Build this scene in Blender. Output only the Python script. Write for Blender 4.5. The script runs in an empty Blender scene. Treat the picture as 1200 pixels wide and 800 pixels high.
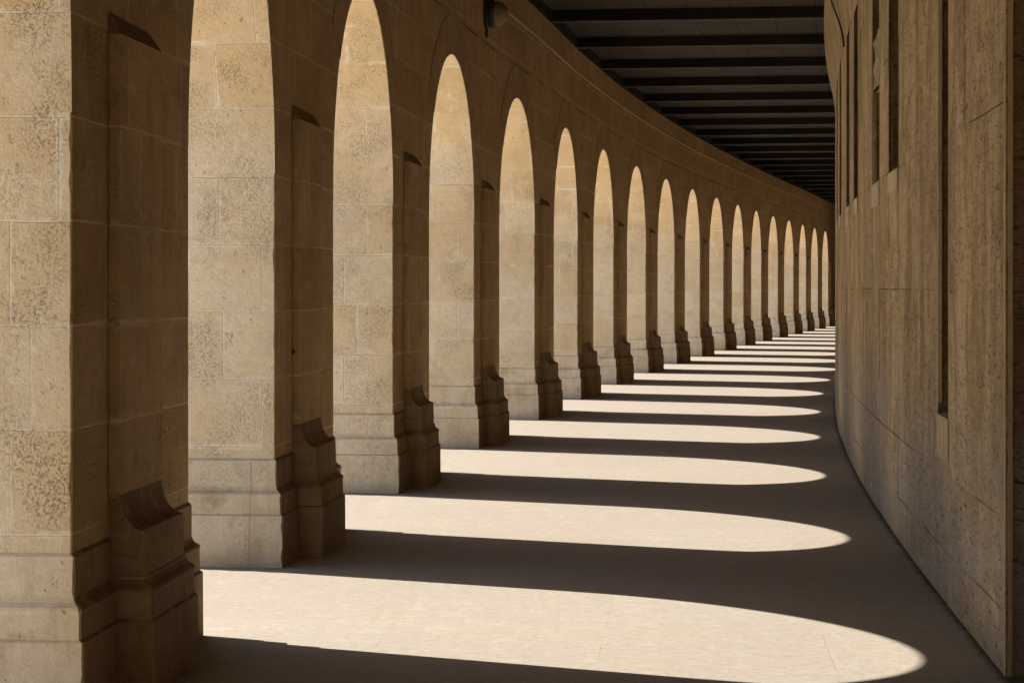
import bpy, math, random
from mathutils import Vector
R = math.radians
rnd = random.Random(7)
S = bpy.context.scene
COL = S.collection
H = 1.6                      # metres per unit of the survey (the eye height)

# ------------------------------------------------------------------ materials
class NT:
    def __init__(self, name):
        self.m = bpy.data.materials.new(name)
        self.m.use_nodes = True
        self.t = self.m.node_tree
        self.t.nodes.clear()
        self.out = self.n('ShaderNodeOutputMaterial')
        self.b = self.n('ShaderNodeBsdfPrincipled')
        self.l(self.b.outputs[0], self.out.inputs[0])
    def n(self, kind, **kw):
        o = self.t.nodes.new(kind)
        for k, v in kw.items():
            setattr(o, k, v)
        return o
    def l(self, a, b):
        self.t.links.new(a, b)
    def put(self, sock, v):
        if hasattr(v, 'is_linked') or isinstance(v, bpy.types.NodeSocket):
            self.l(v, sock)
        else:
            sock.default_value = v
    def math(self, op, a, b=0.0, c=None, clamp=False):
        o = self.n('ShaderNodeMath', operation=op, use_clamp=clamp)
        self.put(o.inputs[0], a); self.put(o.inputs[1], b)
        if c is not None:
            self.put(o.inputs[2], c)
        return o.outputs[0]
    def ramp(self, v, lo, hi, a=0.0, b=1.0):
        o = self.n('ShaderNodeMapRange')
        o.interpolation_type = 'SMOOTHSTEP'
        self.put(o.inputs[0], v)
        for i, x in enumerate((lo, hi, a, b)):
            o.inputs[i + 1].default_value = x
        return o.outputs[0]
    def mix(self, f, a, b, mode='MIX'):
        o = self.n('ShaderNodeMix', data_type='RGBA', blend_type=mode)
        self.put(o.inputs[0], f)
        for i, v in ((6, a), (7, b)):
            if isinstance(v, tuple) and len(v) == 3:
                v = v + (1.0,)
            self.put(o.inputs[i], v)
        return o.outputs[2]
    def uv(self, sx=1.0, sy=1.0, off=(0, 0)):
        u = self.n('ShaderNodeUVMap')
        mp = self.n('ShaderNodeMapping')
        self.l(u.outputs[0], mp.inputs[0])
        mp.inputs['Scale'].default_value = (sx, sy, 1)
        mp.inputs['Location'].default_value = (off[0], off[1], 0)
        return mp.outputs[0]
    def pos(self, sx=1, sy=1, sz=1):
        g = self.n('ShaderNodeNewGeometry')
        mp = self.n('ShaderNodeMapping')
        self.l(g.outputs['Position'], mp.inputs[0])
        mp.inputs['Scale'].default_value = (sx, sy, sz)
        return mp.outputs[0]
    def noise(self, v, scale, detail=4, rough=0.55, dist=0.0):
        o = self.n('ShaderNodeTexNoise')
        self.l(v, o.inputs['Vector'])
        o.inputs['Scale'].default_value = scale
        o.inputs['Detail'].default_value = detail
        o.inputs['Roughness'].default_value = rough
        o.inputs['Distortion'].default_value = dist
        return o.outputs[0]
    def vor(self, v, scale, feature='F1'):
        o = self.n('ShaderNodeTexVoronoi', feature=feature)
        self.l(v, o.inputs['Vector'])
        o.inputs['Scale'].default_value = scale
        return o
    def bump(self, h, strength, dist, prev=None):
        o = self.n('ShaderNodeBump')
        o.inputs['Strength'].default_value = strength
        o.inputs['Distance'].default_value = dist
        self.l(h, o.inputs['Height'])
        if prev is not None:
            self.l(prev, o.inputs['Normal'])
        return o.outputs[0]
    def done(self, col, rough=0.9, normal=None, spec=0.2):
        self.put(self.b.inputs['Base Color'], col if not isinstance(col, tuple) else col + (1.0,))
        self.put(self.b.inputs['Roughness'], rough)
        self.b.inputs['Specular IOR Level'].default_value = spec
        if normal is not None:
            self.l(normal, self.b.inputs['Normal'])
        return self.m

def stone(name, c1, c2, cm, bw=0.78, rh=0.385, off=(0.0, 0.0), mortar=0.006, streak=0.0,
          pits=1.0, stain=(0.30, 0.19, 0.09), stain_amt=0.5, joint=0.8, band=None, grain=0.3, smear=0.5, patina=0.0, bed=0.0):
    """coursed limestone: courses with their own tint, pale joints, pits, stains, runs"""
    t = NT(name)
    uv = t.uv(off=off)
    p = t.pos() if not bed else t.uv(sx=bed, sy=1.0)
    # courses a little out of line
    wob = t.noise(p, 3.0, 2)
    wv = t.n('ShaderNodeVectorMath', operation='MULTIPLY_ADD')
    t.l(wob, wv.inputs[0]); wv.inputs[1].default_value = (0.014, 0.012, 0); t.l(uv, wv.inputs[2])
    br = t.n('ShaderNodeTexBrick')
    br.offset = 0.43; br.offset_frequency = 2; br.squash = 1.35; br.squash_frequency = 3
    t.l(wv.outputs[0], br.inputs['Vector'])
    br.inputs['Scale'].default_value = 1.0
    br.inputs['Brick Width'].default_value = bw
    br.inputs['Row Height'].default_value = rh
    br.inputs['Mortar Size'].default_value = mortar
    br.inputs['Mortar Smooth'].default_value = 0.25
    br.inputs['Bias'].default_value = 0.0
    br.inputs['Color1'].default_value = (0, 0, 0, 1)
    br.inputs['Color2'].default_value = (1, 1, 1, 1)
    br.inputs['Mortar'].default_value = (0.5, 0.5, 0.5, 1)
    tint = br.outputs[0]; fac = br.outputs[1]
    big = t.noise(p, 0.9, 4, 0.6)
    mid = t.noise(p, 5.0, 6, 0.62, 0.4)
    fine = t.noise(p, 60.0, 5, 0.7)
    col = t.mix(tint, c1, c2)
    col = t.mix(t.ramp(tint, 0.70, 0.95, 0.0, 0.55), col, (c2[0] * 0.98, c2[1] * 0.88, c2[2] * 0.70))
    col = t.mix(t.ramp(tint, 0.28, 0.08, 0.0, 0.60), col, (c1[0] * 0.90, c1[1] * 0.93, c1[2] * 1.02))
    col = t.mix(t.ramp(big, 0.38, 0.68, 0.0, 0.65), col, tuple(0.86 * x for x in c2))
    lg = t.noise(p, 1.7, 5, 0.62, 0.5)
    col = t.mix(t.ramp(lg, 0.50, 0.66, 0.0, 0.55), col, (c2[0] * 0.92, c2[1] * 0.82, c2[2] * 0.64))
    col = t.mix(t.ramp(lg, 0.46, 0.33, 0.0, 0.50), col, (c1[0] * 0.93, c1[1] * 0.97, c1[2] * 1.10))
    col = t.mix(t.ramp(mid, 0.50, 0.74, 0.0, stain_amt), col, stain)
    pale = t.noise(p, 11.0, 5, 0.7, 0.6)
    col = t.mix(t.ramp(pale, 0.56, 0.78, 0.0, 0.35), col, (0.70, 0.62, 0.50))
    if streak > 0:
        sv = t.n('ShaderNodeMapping'); t.l(p, sv.inputs[0]); sv.inputs['Scale'].default_value = ((9.0, 0.8, 1.0) if bed else (4.2, 4.2, 1.05))
        sn = t.noise(sv.outputs[0], 1.6, 9, 0.74, 0.9)
        col = t.mix(t.ramp(sn, 0.44, 0.66, 0.0, streak), col, tuple(0.50 * x for x in stain))
        sn2 = t.noise(sv.outputs[0], 2.9, 8, 0.74, 0.7)
        col = t.mix(t.ramp(sn2, 0.55, 0.75, 0.0, streak * 0.6), col, tuple(min(0.75, 1.35 * x) for x in c1))
    # pits: small pocks everywhere, denser clusters in some blocks
    clus = t.noise(p, 3.1, 4, 0.6)
    cl = t.math('MULTIPLY', t.ramp(clus, 0.44, 0.68, 0.10, 0.9), t.ramp(tint, 0.20, 0.80, 0.45, 1.0))
    ds = t.n('ShaderNodeMapping'); t.l(p, ds.inputs[0]); ds.inputs['Scale'].default_value = (1, 1, 0.8)
    pk = t.noise(ds.outputs[0], 110.0 if not bed else 70.0, 5, 0.8, 0.35)
    pa = t.math('MULTIPLY', t.ramp(pk, 0.48, 0.36), cl)
    pk2 = t.noise(ds.outputs[0], 27.0, 5, 0.75, 0.5)
    pb = t.math('MULTIPLY', t.ramp(pk2, 0.375, 0.30), t.ramp(clus, 0.60, 0.44, 0.25, 1.0))
    pit = t.math('MULTIPLY', t.math('MAXIMUM', pa, pb), pits, clamp=True)
    col = t.mix(t.math('MULTIPLY', pit, 0.16 if bed else 0.15), col, tuple(0.6 * x for x in stain))
    mot = t.noise(p, 21.0, 6, 0.72, 0.3)
    col = t.mix(t.ramp(mot, 0.42, 0.66, 0.0, 0.38), col, tuple(0.78 * x for x in c2))
    col = t.mix(t.ramp(mot, 0.44, 0.30, 0.0, 0.30), col, tuple(min(0.8, 1.08 * x) for x in c1))
    col = t.mix(t.ramp(fine, 0.35, 0.75, 0.0, 0.22), col, tuple(0.6 * x for x in c1))
    # fine grain
    gr = t.noise(p, 170.0, 3, 0.75)
    col = t.mix(t.ramp(gr, 0.52, 0.70, 0.0, grain), col, tuple(0.50 * x for x in c2))
    col = t.mix(t.ramp(gr, 0.48, 0.32, 0.0, grain * 0.7), col, tuple(min(0.82, 1.12 * x) for x in c1))
    if patina:
        sy = t.n('ShaderNodeSeparateXYZ'); t.l(uv, sy.inputs[0])
        up = t.ramp(t.math('ADD', sy.outputs[1], t.math('MULTIPLY', t.math('SUBTRACT', big, 0.5), 2.2)), 1.7, 4.0, 0.0, patina)
        col = t.mix(up, col, (0.60, 0.415, 0.205))
    # pointing smeared over some joints
    b2 = t.n('ShaderNodeTexBrick')
    b2.offset = 0.43; b2.offset_frequency = 2; b2.squash = 1.35; b2.squash_frequency = 3
    t.l(wv.outputs[0], b2.inputs['Vector'])
    for nm_, v_ in (('Scale', 1.0), ('Brick Width', bw), ('Row Height', rh), ('Mortar Size', 0.021), ('Mortar Smooth', 0.6), ('Bias', 0.0)):
        b2.inputs[nm_].default_value = v_
    sm = t.math('MULTIPLY', b2.outputs[1], t.ramp(t.noise(p, 3.9, 5, 0.7), 0.50, 0.62, 0.0, smear))
    col = t.mix(sm, col, cm)
    # joints fade in and out
    jf = t.math('MULTIPLY', fac, t.ramp(t.noise(p, 2.7, 3), 0.34, 0.56, 0.15, joint))
    col = t.mix(jf, col, cm)
    if band is not None:
        sp = t.n('ShaderNodeSeparateXYZ'); t.l(wv.outputs[0], sp.inputs[0])
        bl = t.ramp(t.math('ABSOLUTE', t.math('SUBTRACT', sp.outputs[1], band)), 0.004, 0.014, 1.0, 0.0)
        bl = t.math('MULTIPLY', bl, t.ramp(t.noise(p, 3.3, 4), 0.40, 0.58, 0.1, 0.85))
        col = t.mix(bl, col, tuple(0.25 * x for x in stain))
    hgt = t.math('MULTIPLY', fine, 0.25)
    hgt = t.math('ADD', hgt, t.math('MULTIPLY', mid, 0.5))
    hgt = t.math('ADD', hgt, t.math('MULTIPLY', mot, 0.5))
    hgt = t.math('SUBTRACT', hgt, t.math('MULTIPLY', pit, 0.6))
    hgt = t.math('SUBTRACT', hgt, t.math('MULTIPLY', fac, 0.35))
    hgt = t.math('ADD', hgt, t.math('MULTIPLY', tint, 0.35))
    hgt = t.math('ADD', hgt, t.math('MULTIPLY', gr, 0.2))
    nm = t.bump(hgt, 0.9, 0.014)
    return t.done(col, 0.92, nm, 0.15)

M = {}
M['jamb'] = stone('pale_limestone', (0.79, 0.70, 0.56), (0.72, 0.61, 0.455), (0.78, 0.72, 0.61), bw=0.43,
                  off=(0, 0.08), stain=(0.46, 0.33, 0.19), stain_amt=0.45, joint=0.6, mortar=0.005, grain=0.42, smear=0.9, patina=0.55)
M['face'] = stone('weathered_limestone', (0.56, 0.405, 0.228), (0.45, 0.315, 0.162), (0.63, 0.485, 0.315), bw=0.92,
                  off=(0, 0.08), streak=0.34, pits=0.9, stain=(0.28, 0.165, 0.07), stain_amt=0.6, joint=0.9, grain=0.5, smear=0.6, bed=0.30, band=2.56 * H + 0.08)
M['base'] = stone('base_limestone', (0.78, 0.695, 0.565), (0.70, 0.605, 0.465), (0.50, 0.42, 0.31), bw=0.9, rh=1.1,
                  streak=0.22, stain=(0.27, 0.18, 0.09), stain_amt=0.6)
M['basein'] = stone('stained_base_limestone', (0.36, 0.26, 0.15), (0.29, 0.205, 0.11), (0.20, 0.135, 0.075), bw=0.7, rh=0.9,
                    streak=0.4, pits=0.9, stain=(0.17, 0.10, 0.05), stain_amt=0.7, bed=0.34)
M['ring'] = stone('voussoir_limestone', (0.47, 0.335, 0.185), (0.41, 0.285, 0.145), (0.24, 0.16, 0.08), bw=0.42, rh=2.0,
                  off=(0.1, 1.0), streak=0.3, pits=0.6, stain=(0.22, 0.13, 0.055), bed=0.34)
M['fillet'] = stone('fillet_limestone', (0.56, 0.42, 0.26), (0.50, 0.36, 0.20), (0.3, 0.2, 0.1), bw=1.3, rh=2.0, streak=0.3, pits=0.4)

def shade_grime():  # up-facing ledges: their shade is painted into the colour, along with grime
    t = NT('shaded_grimy_ledge_stone')
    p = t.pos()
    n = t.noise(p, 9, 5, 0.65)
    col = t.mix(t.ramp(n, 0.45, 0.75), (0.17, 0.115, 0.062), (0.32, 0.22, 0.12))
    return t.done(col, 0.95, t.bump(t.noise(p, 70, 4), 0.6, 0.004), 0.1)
M['shade_grime'] = shade_grime()

def wall_mat(name, base, dark, light):
    """the inner wall: tall ashlar with thin dark joints and many vertical runs"""
    t = NT(name)
    uv = t.uv(); p = t.uv(sx=0.30, sy=1.0)
    sep = t.n('ShaderNodeSeparateXYZ'); t.l(uv, sep.inputs[0])
    u, v = sep.outputs[0], sep.outputs[1]
    vw = t.math('ADD', v, t.math('MULTIPLY', t.math('SUBTRACT', t.noise(p, 1.3, 2), 0.5), 0.03))
    hs = [0.163 * H, 0.402 * H, 0.985 * H, 1.47 * H, 1.95 * H, 2.4 * H]
    jn = None
    for i, h in enumerate(hs):
        d = t.math('ABSOLUTE', t.math('SUBTRACT', vw, h))
        g = t.ramp(d, 0.0, 0.007, 0.8, 0.0)
        jn = g if jn is None else t.math('MAXIMUM', jn, g)
    # vertical joints, shifted from band to band
    idx = None
    for h in hs:
        q = t.math('GREATER_THAN', vw, h)
        idx = q if idx is None else t.math('ADD', idx, q)
    us = t.math('ADD', u, t.math('MULTIPLY', idx, 0.437))
    uw = t.math('ADD', us, t.math('MULTIPLY', t.noise(p, 1.0, 2), 0.02))
    fr = t.math('FRACT', t.math('DIVIDE', uw, 1.02))
    dv = t.math('MULTIPLY', t.math('ABSOLUTE', t.math('SUBTRACT', fr, 0.5)), 1.02)
    jv = t.ramp(dv, 0.0, 0.004, 0.25, 0.0)
    jn = t.math('MAXIMUM', jn, jv)
    jn = t.math('MULTIPLY', jn, t.ramp(t.noise(p, 2.4, 3), 0.44, 0.62, 0.0, 0.9))
    # block tint
    cell = t.n('ShaderNodeTexWhiteNoise', noise_dimensions='2D')
    cv = t.n('ShaderNodeCombineXYZ'); t.l(t.math('FLOOR', t.math('ADD', t.math('DIVIDE', uw, 1.02), 0.5)), cv.inputs[0]); t.l(idx, cv.inputs[1])
    t.l(cv.outputs[0], cell.inputs[0])
    col = t.mix(t.math('MULTIPLY', cell.outputs[0], 0.55), base, tuple(0.78 * x for x in base))
    m1 = t.n('ShaderNodeMapping'); t.l(uv, m1.inputs[0]); m1.inputs['Scale'].default_value = (2.2, 1.1, 1)
    s1 = t.noise(m1.outputs[0], 1.0, 10, 0.72, 0.8)
    m2 = t.n('ShaderNodeMapping'); t.l(uv, m2.inputs[0]); m2.inputs['Scale'].default_value = (4.6, 7.5, 1)
    s2 = t.noise(m2.outputs[0], 1.0, 9, 0.76, 0.9)
    m3 = t.n('ShaderNodeMapping'); t.l(uv, m3.inputs[0]); m3.inputs['Scale'].default_value = (2.4, 0.42, 1)
    s3 = t.noise(m3.outputs[0], 1.0, 7, 0.68, 0.6)
    col = t.mix(t.ramp(s1, 0.44, 0.60, 0.0, 0.80), col, dark)
    col = t.mix(t.ramp(s3, 0.46, 0.62, 0.0, 0.60), col, tuple(0.8 * x for x in dark))
    col = t.mix(t.ramp(s2, 0.53, 0.72, 0.0, 0.65), col, light)
    col = t.mix(t.ramp(s2, 0.46, 0.36, 0.0, 0.5), col, tuple(0.55 * x for x in dark))
    # greyer, splashed foot
    foot = t.math('MULTIPLY', t.ramp(v, 1.5, 0.25, 0.0, 0.85), t.ramp(t.noise(p, 2.0, 5, 0.65), 0.3, 0.65, 0.45, 1.0))
    col = t.mix(foot, col, (0.335, 0.308, 0.282))
    pk = t.noise(p, 34, 5, 0.76, 0.3)
    pit = t.ramp(pk, 0.43, 0.33)
    pit = t.math('MULTIPLY', pit, t.ramp(t.noise(p, 1.7, 3), 0.36, 0.56, 0.25, 1.0))
    col = t.mix(t.math('MULTIPLY', pit, 0.42), col, tuple(0.45 * x for x in dark))
    mt = t.noise(p, 17.0, 8, 0.78, 0.4)
    col = t.mix(t.ramp(mt, 0.50, 0.70, 0.0, 0.60), col, tuple(0.75 * x for x in dark))
    col = t.mix(t.ramp(mt, 0.45, 0.30, 0.0, 0.50), col, light)
    gr = t.noise(p, 85.0, 4, 0.78)
    col = t.mix(t.ramp(gr, 0.50, 0.66, 0.0, 0.6), col, tuple(0.6 * x for x in dark))
    dk = t.noise(p, 2.3, 6, 0.7, 0.8)
    col = t.mix(t.ramp(dk, 0.53, 0.70, 0.0, 0.50), col, dark)
    blot = t.noise(p, 6.0, 5, 0.65, 0.5)
    col = t.mix(t.ramp(blot, 0.56, 0.74, 0.0, 0.4), col, light)
    col = t.mix(t.math('MULTIPLY', jn, 0.6), col, tuple(0.45 * x for x in dark))
    h = t.math('ADD', t.math('MULTIPLY', s1, 0.6), t.math('MULTIPLY', s2, 0.35))
    h = t.math('ADD', h, t.math('MULTIPLY', t.noise(p, 70, 4), 0.25))
    h = t.math('ADD', h, t.math('MULTIPLY', mt, 0.6))
    h = t.math('SUBTRACT', h, t.math('MULTIPLY', jn, 0.7))
    h = t.math('SUBTRACT', h, t.math('MULTIPLY', pit, 0.6))
    return t.done(col, 0.93, t.bump(h, 1.0, 0.022), 0.12)
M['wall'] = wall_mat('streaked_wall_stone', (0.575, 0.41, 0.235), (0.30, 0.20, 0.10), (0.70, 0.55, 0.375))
M['wall_shade'] = wall_mat('shaded_recess_stone', (0.26, 0.175, 0.09), (0.15, 0.09, 0.04), (0.33, 0.24, 0.14))  # darker wall stone: the shade of the recesses is put into its colour
M['quoin'] = wall_mat('pale_quoin_stone', (0.68, 0.53, 0.35), (0.48, 0.36, 0.22), (0.70, 0.58, 0.42))

WL = 2.262 * H
FOOT = WL + 0.06          # floor UV runs from 0.06 m inside the arcade face
def floor_mat():
    t = NT('worn_floor_stone')
    uv = t.uv(); p = t.pos()
    br = t.n('ShaderNodeTexBrick'); t.l(uv, br.inputs['Vector'])
    br.offset = 0.5; br.squash = 1.0
    br.inputs['Scale'].default_value = 1.0
    br.inputs['Brick Width'].default_value = 1.5; br.inputs['Row Height'].default_value = 1.0
    br.inputs['Mortar Size'].default_value = 0.004; br.inputs['Mortar Smooth'].default_value = 0.3
    br.inputs['Color1'].default_value = (0, 0, 0, 1); br.inputs['Color2'].default_value = (1, 1, 1, 1); br.inputs['Mortar'].default_value = (.5, .5, .5, 1)
    col = t.mix(br.outputs[0], (0.286, 0.254, 0.222), (0.270, 0.236, 0.202))
    n1 = t.noise(p, 1.4, 5, 0.62)
    n2 = t.noise(p, 7.0, 8, 0.76, 0.5)
    n3 = t.noise(p, 55.0, 4, 0.7)
    col = t.mix(t.ramp(n1, 0.42, 0.68, 0.0, 0.35), col, (0.31, 0.262, 0.208))
    col = t.mix(t.ramp(n2, 0.50, 0.72, 0.0, 0.45), col, (0.40, 0.365, 0.32))
    col = t.mix(t.ramp(n2, 0.47, 0.30, 0.0, 0.65), col, (0.27, 0.222, 0.172))
    col = t.mix(t.ramp(n3, 0.52, 0.72, 0.0, 0.55), col, (0.25, 0.205, 0.16))
    n4 = t.noise(p, 22.0, 5, 0.75, 0.3)
    col = t.mix(t.ramp(n4, 0.52, 0.64, 0.0, 0.60), col, (0.225, 0.183, 0.138))
    col = t.mix(t.ramp(n4, 0.46, 0.33, 0.0, 0.60), col, (0.355, 0.325, 0.292))
    jf = t.math('MULTIPLY', br.outputs[1], t.ramp(t.noise(p, 1.9, 3), 0.45, 0.66, 0.0, 0.28))
    col = t.mix(jf, col, (0.20, 0.155, 0.11))
    spk = t.vor(p, 3.1); sm = t.ramp(spk.outputs[0], 0.022, 0.012)
    col = t.mix(t.math('MULTIPLY', sm, 0.7), col, (0.12, 0.10, 0.08))
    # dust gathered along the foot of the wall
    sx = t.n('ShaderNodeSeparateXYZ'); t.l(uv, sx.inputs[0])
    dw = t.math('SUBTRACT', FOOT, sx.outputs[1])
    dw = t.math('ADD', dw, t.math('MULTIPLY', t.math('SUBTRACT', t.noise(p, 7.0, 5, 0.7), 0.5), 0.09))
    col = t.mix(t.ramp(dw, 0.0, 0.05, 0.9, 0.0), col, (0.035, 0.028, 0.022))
    h = t.math('ADD', t.math('MULTIPLY', n2, 0.6), t.math('MULTIPLY', n3, 0.25))
    h = t.math('SUBTRACT', h, t.math('MULTIPLY', jf, 0.5))
    return t.done(col, 0.82, t.bump(h, 0.7, 0.007), 0.25)
M['floor'] = floor_mat()

def ground_mat():  # unseen ground, made very pale to bounce light onto the jambs
    t = NT('pale_gravel'); p = t.pos()
    n = t.noise(p, 0.8, 5); f = t.noise(p, 40, 4, 0.7)
    col = t.mix(n, (0.80, 0.74, 0.635), (0.74, 0.675, 0.575))
    col = t.mix(t.ramp(f, 0.4, 0.7, 0, 0.3), col, (0.58, 0.52, 0.43))
    return t.done(col, 0.95, t.bump(f, 0.5, 0.01), 0.1)
M['ground'] = ground_mat()

def wood(name, a, b, rep=0.28, uvs=True):
    t = NT(name); uv = t.uv(); p = t.pos()
    mp = t.n('ShaderNodeMapping'); t.l(uv, mp.inputs[0]); mp.inputs['Scale'].default_value = (1.2, 26.0, 1)
    g = t.noise(mp.outputs[0], 1.0, 5, 0.65, 0.6)
    big = t.noise(p, 1.1, 3)
    col = t.mix(t.ramp(g, 0.35, 0.7), a, b)
    col = t.mix(t.ramp(big, 0.4, 0.65, 0, 0.5), col, tuple(0.6 * x for x in a))
    h = g
    if rep:
        br = t.n('ShaderNodeTexBrick'); t.l(uv, br.inputs['Vector'])
        br.offset = 0.0; br.inputs['Scale'].default_value = 1.0
        br.inputs['Brick Width'].default_value = 0.62; br.inputs['Row Height'].default_value = rep
        br.inputs['Mortar Size'].default_value = 0.011; br.inputs['Mortar Smooth'].default_value = 0.1
        br.inputs['Color1'].default_value = (0, 0, 0, 1); br.inputs['Color2'].default_value = (1, 1, 1, 1)
        col = t.mix(t.math('MULTIPLY', br.outputs[0], 0.35), col, tuple(0.55 * x for x in b))
        col = t.mix(t.math('MULTIPLY', br.outputs[1], 0.85), col, (0.008, 0.006, 0.005))
        h = t.math('SUBTRACT', g, br.outputs[1])
    return t.done(col, 0.85, t.bump(h, 0.5, 0.006), 0.2)
M['boards'] = wood('ceiling_boards', (0.041, 0.032, 0.026), (0.058, 0.046, 0.038), rep=0.45)
M['beam'] = wood('shaded_beam_wood', (0.012, 0.0095, 0.008), (0.020, 0.016, 0.013), rep=0)  # unlit beam sides: shade painted in as near black
M['beamlow'] = wood('bounce_lit_beam_underside', (0.07, 0.058, 0.05), (0.10, 0.083, 0.07), rep=0)  # paler copy: floor bounce on the undersides painted into the colour

def plain(name, col, rough=0.6, metal=0.0, n=0.15):
    t = NT(name); p = t.pos()
    a = t.noise(p, 14, 5, 0.65)
    c = t.mix(t.ramp(a, 0.35, 0.7), tuple(x * (1 - n) for x in col), tuple(min(1, x * (1 + n)) for x in col))
    t.b.inputs['Metallic'].default_value = metal
    return t.done(c, rough, t.bump(t.noise(p, 90, 3), 0.2, 0.001), 0.4)
M['iron'] = plain('dark_iron', (0.055, 0.042, 0.03), 0.7, 0.2, 0.3)
M['globe'] = plain('dusty_opal_glass', (0.24, 0.185, 0.115), 0.5, 0, 0.25)
M['rubber'] = plain('black_cable', (0.012, 0.011, 0.010), 0.5)
M['pane'] = plain('dark_shutter_wood', (0.045, 0.026, 0.014), 0.7, 0, 0.4)
M['rubble'] = stone('rubble_infill', (0.46, 0.36, 0.24), (0.38, 0.28, 0.17), (0.5, 0.42, 0.3), bw=0.2, rh=0.12, pits=1.0)

# ------------------------------------------------------------------ mesh builder
class MB:
    def __init__(self):
        self.v = []; self.f = []; self.uv = []; self.mi = []
    def quad(self, pts, uvs, mi=0):
        i = len(self.v)
        self.v += [tuple(p) for p in pts]
        self.f.append(tuple(range(i, i + len(pts))))
        self.uv += list(uvs); self.mi.append(mi)
    def grid(self, rows, uvs, mi=0, closed=False):
        """rows: list of equal-length point lists, shared vertices"""
        n = len(rows[0]); i = len(self.v)
        for r in rows:
            self.v += [tuple(p) for p in r]
        for a in range(len(rows) - 1):
            for b in range(n - 1 if not closed else n):
                c = (b + 1) % n
                q = ((a, b), (a, c), (a + 1, c), (a + 1, b))
                self.f.append(tuple(i + x * n + y for x, y in q))
                self.uv += [uvs[x][y] for x, y in q]
                self.mi.append(mi if not callable(mi) else mi(a, b))
    def build(self, name, mats, parent=None, smooth=False, weld=True):
        me = bpy.data.meshes.new(name)
        me.from_pydata(self.v, [], self.f)
        l = me.uv_layers.new(name='UVMap')
        for k, c in enumerate(self.uv):
            l.data[k].uv = c
        for m in (mats if isinstance(mats, (list, tuple)) else [mats]):
            me.materials.append(m)
        for k, p in enumerate(me.polygons):
            p.material_index = self.mi[k]; p.use_smooth = smooth
        me.update()
        if weld:
            import bmesh
            bm = bmesh.new(); bm.from_mesh(me)
            bmesh.ops.remove_doubles(bm, verts=bm.verts, dist=0.0004)
            bmesh.ops.recalc_face_normals(bm, faces=bm.faces)
            bm.to_mesh(me); bm.free()
        o = bpy.data.objects.new(name, me)
        COL.objects.link(o)
        if parent is not None:
            o.parent = parent
            o.matrix_parent_inverse = parent.matrix_world.inverted()
        return o

def tag(o, label=None, cat=None, group=None, kind=None):
    for k, v in (('label', label), ('category', cat), ('group', group), ('kind', kind)):
        if v:
            o[k] = v
    return o
def empty(name, loc, rz=0.0):
    o = bpy.data.objects.new(name, None)
    o.location = loc; o.rotation_euler = (0, 0, rz)
    o.empty_display_size = 0.3
    COL.objects.link(o)
    bpy.context.view_layer.update()
    return o

# ------------------------------------------------------------------ the plan of the gallery (survey units -> metres)
PIER = [(-1.014, 5.504), (-0.845, 8.517), (-0.574, 11.541), (-0.233, 14.740), (0.171, 17.915), (0.581, 21.133),
        (1.034, 24.323), (1.543, 27.534), (2.089, 30.719), (2.665, 33.886), (3.280, 37.058), (3.894, 40.192),
        (4.518, 43.312), (5.169, 46.446), (5.840, 49.584), (6.488, 52.710), (7.151, 55.848), (7.808, 58.990)]
HEAD = [4.02, 4.84, 5.65, 6.49, 7.29, 8.07, 8.79, 9.47, 10.07, 10.61, 11.07, 11.43, 11.71, 11.88, 11.95, 11.89, 11.72, 11.4]
WID = 1.31 * H          # pier length along the gallery
DEP = 0.37 * H          # thickness of the arcade
SPR = 1.40 * H          # springing
RISE = 0.93 * H
TOP = 3.08 * H
NP = len(PIER)
PX = [(x * H, y * H) for x, y in PIER]
HD = [R(a) for a in HEAD]
def tang(a): return (math.sin(a), math.cos(a))
def nrm(a): return (math.cos(a), -math.sin(a))      # into the gallery
NEAR = PX
FAR = [(p[0] + WID * tang(a)[0], p[1] + WID * tang(a)[1]) for p, a in zip(PX, HD)]
# smooth centre curve for floor, roof and inner wall
Q = (0.0505, 0.1533, 0.0026, -0.0231)
CURL = 3.2064 * H
def head(m):
    s = m / 10.0
    if m > 17.5: s = 1.75
    if m < -1: s = -0.1
    return Q[0] + Q[1] * s + Q[2] * s * s + Q[3] * s ** 3
CN = []
def _curve():
    st = 0.02
    a = {}
    x, y = -1.2477 * H, 2.0599 * H
    m = 0.0; up = [(m, x, y)]
    while m < 24:
        h = head(m + st / 2); x += math.sin(h) * st * CURL; y += math.cos(h) * st * CURL; m += st
        up.append((m, x, y))
    x, y = -1.2477 * H, 2.0599 * H; m = 0.0; dn = []
    while m > -5:
        h = head(m - st / 2); x -= math.sin(h) * st * CURL; y -= math.cos(h) * st * CURL; m -= st
        dn.append((m, x, y))
    return dn[::-1] + up
CN = _curve()
def at(m, lat=0.0):
    i = min(max(int((m - CN[0][0]) / 0.02), 0), len(CN) - 2)
    a, b = CN[i], CN[i + 1]
    t = (m - a[0]) / (b[0] - a[0])
    h = head(m)
    return (a[1] + (b[1] - a[1]) * t + lat * math.cos(h), a[2] + (b[2] - a[2]) * t - lat * math.sin(h))
M0, M1 = -2.0, 21.5

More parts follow.
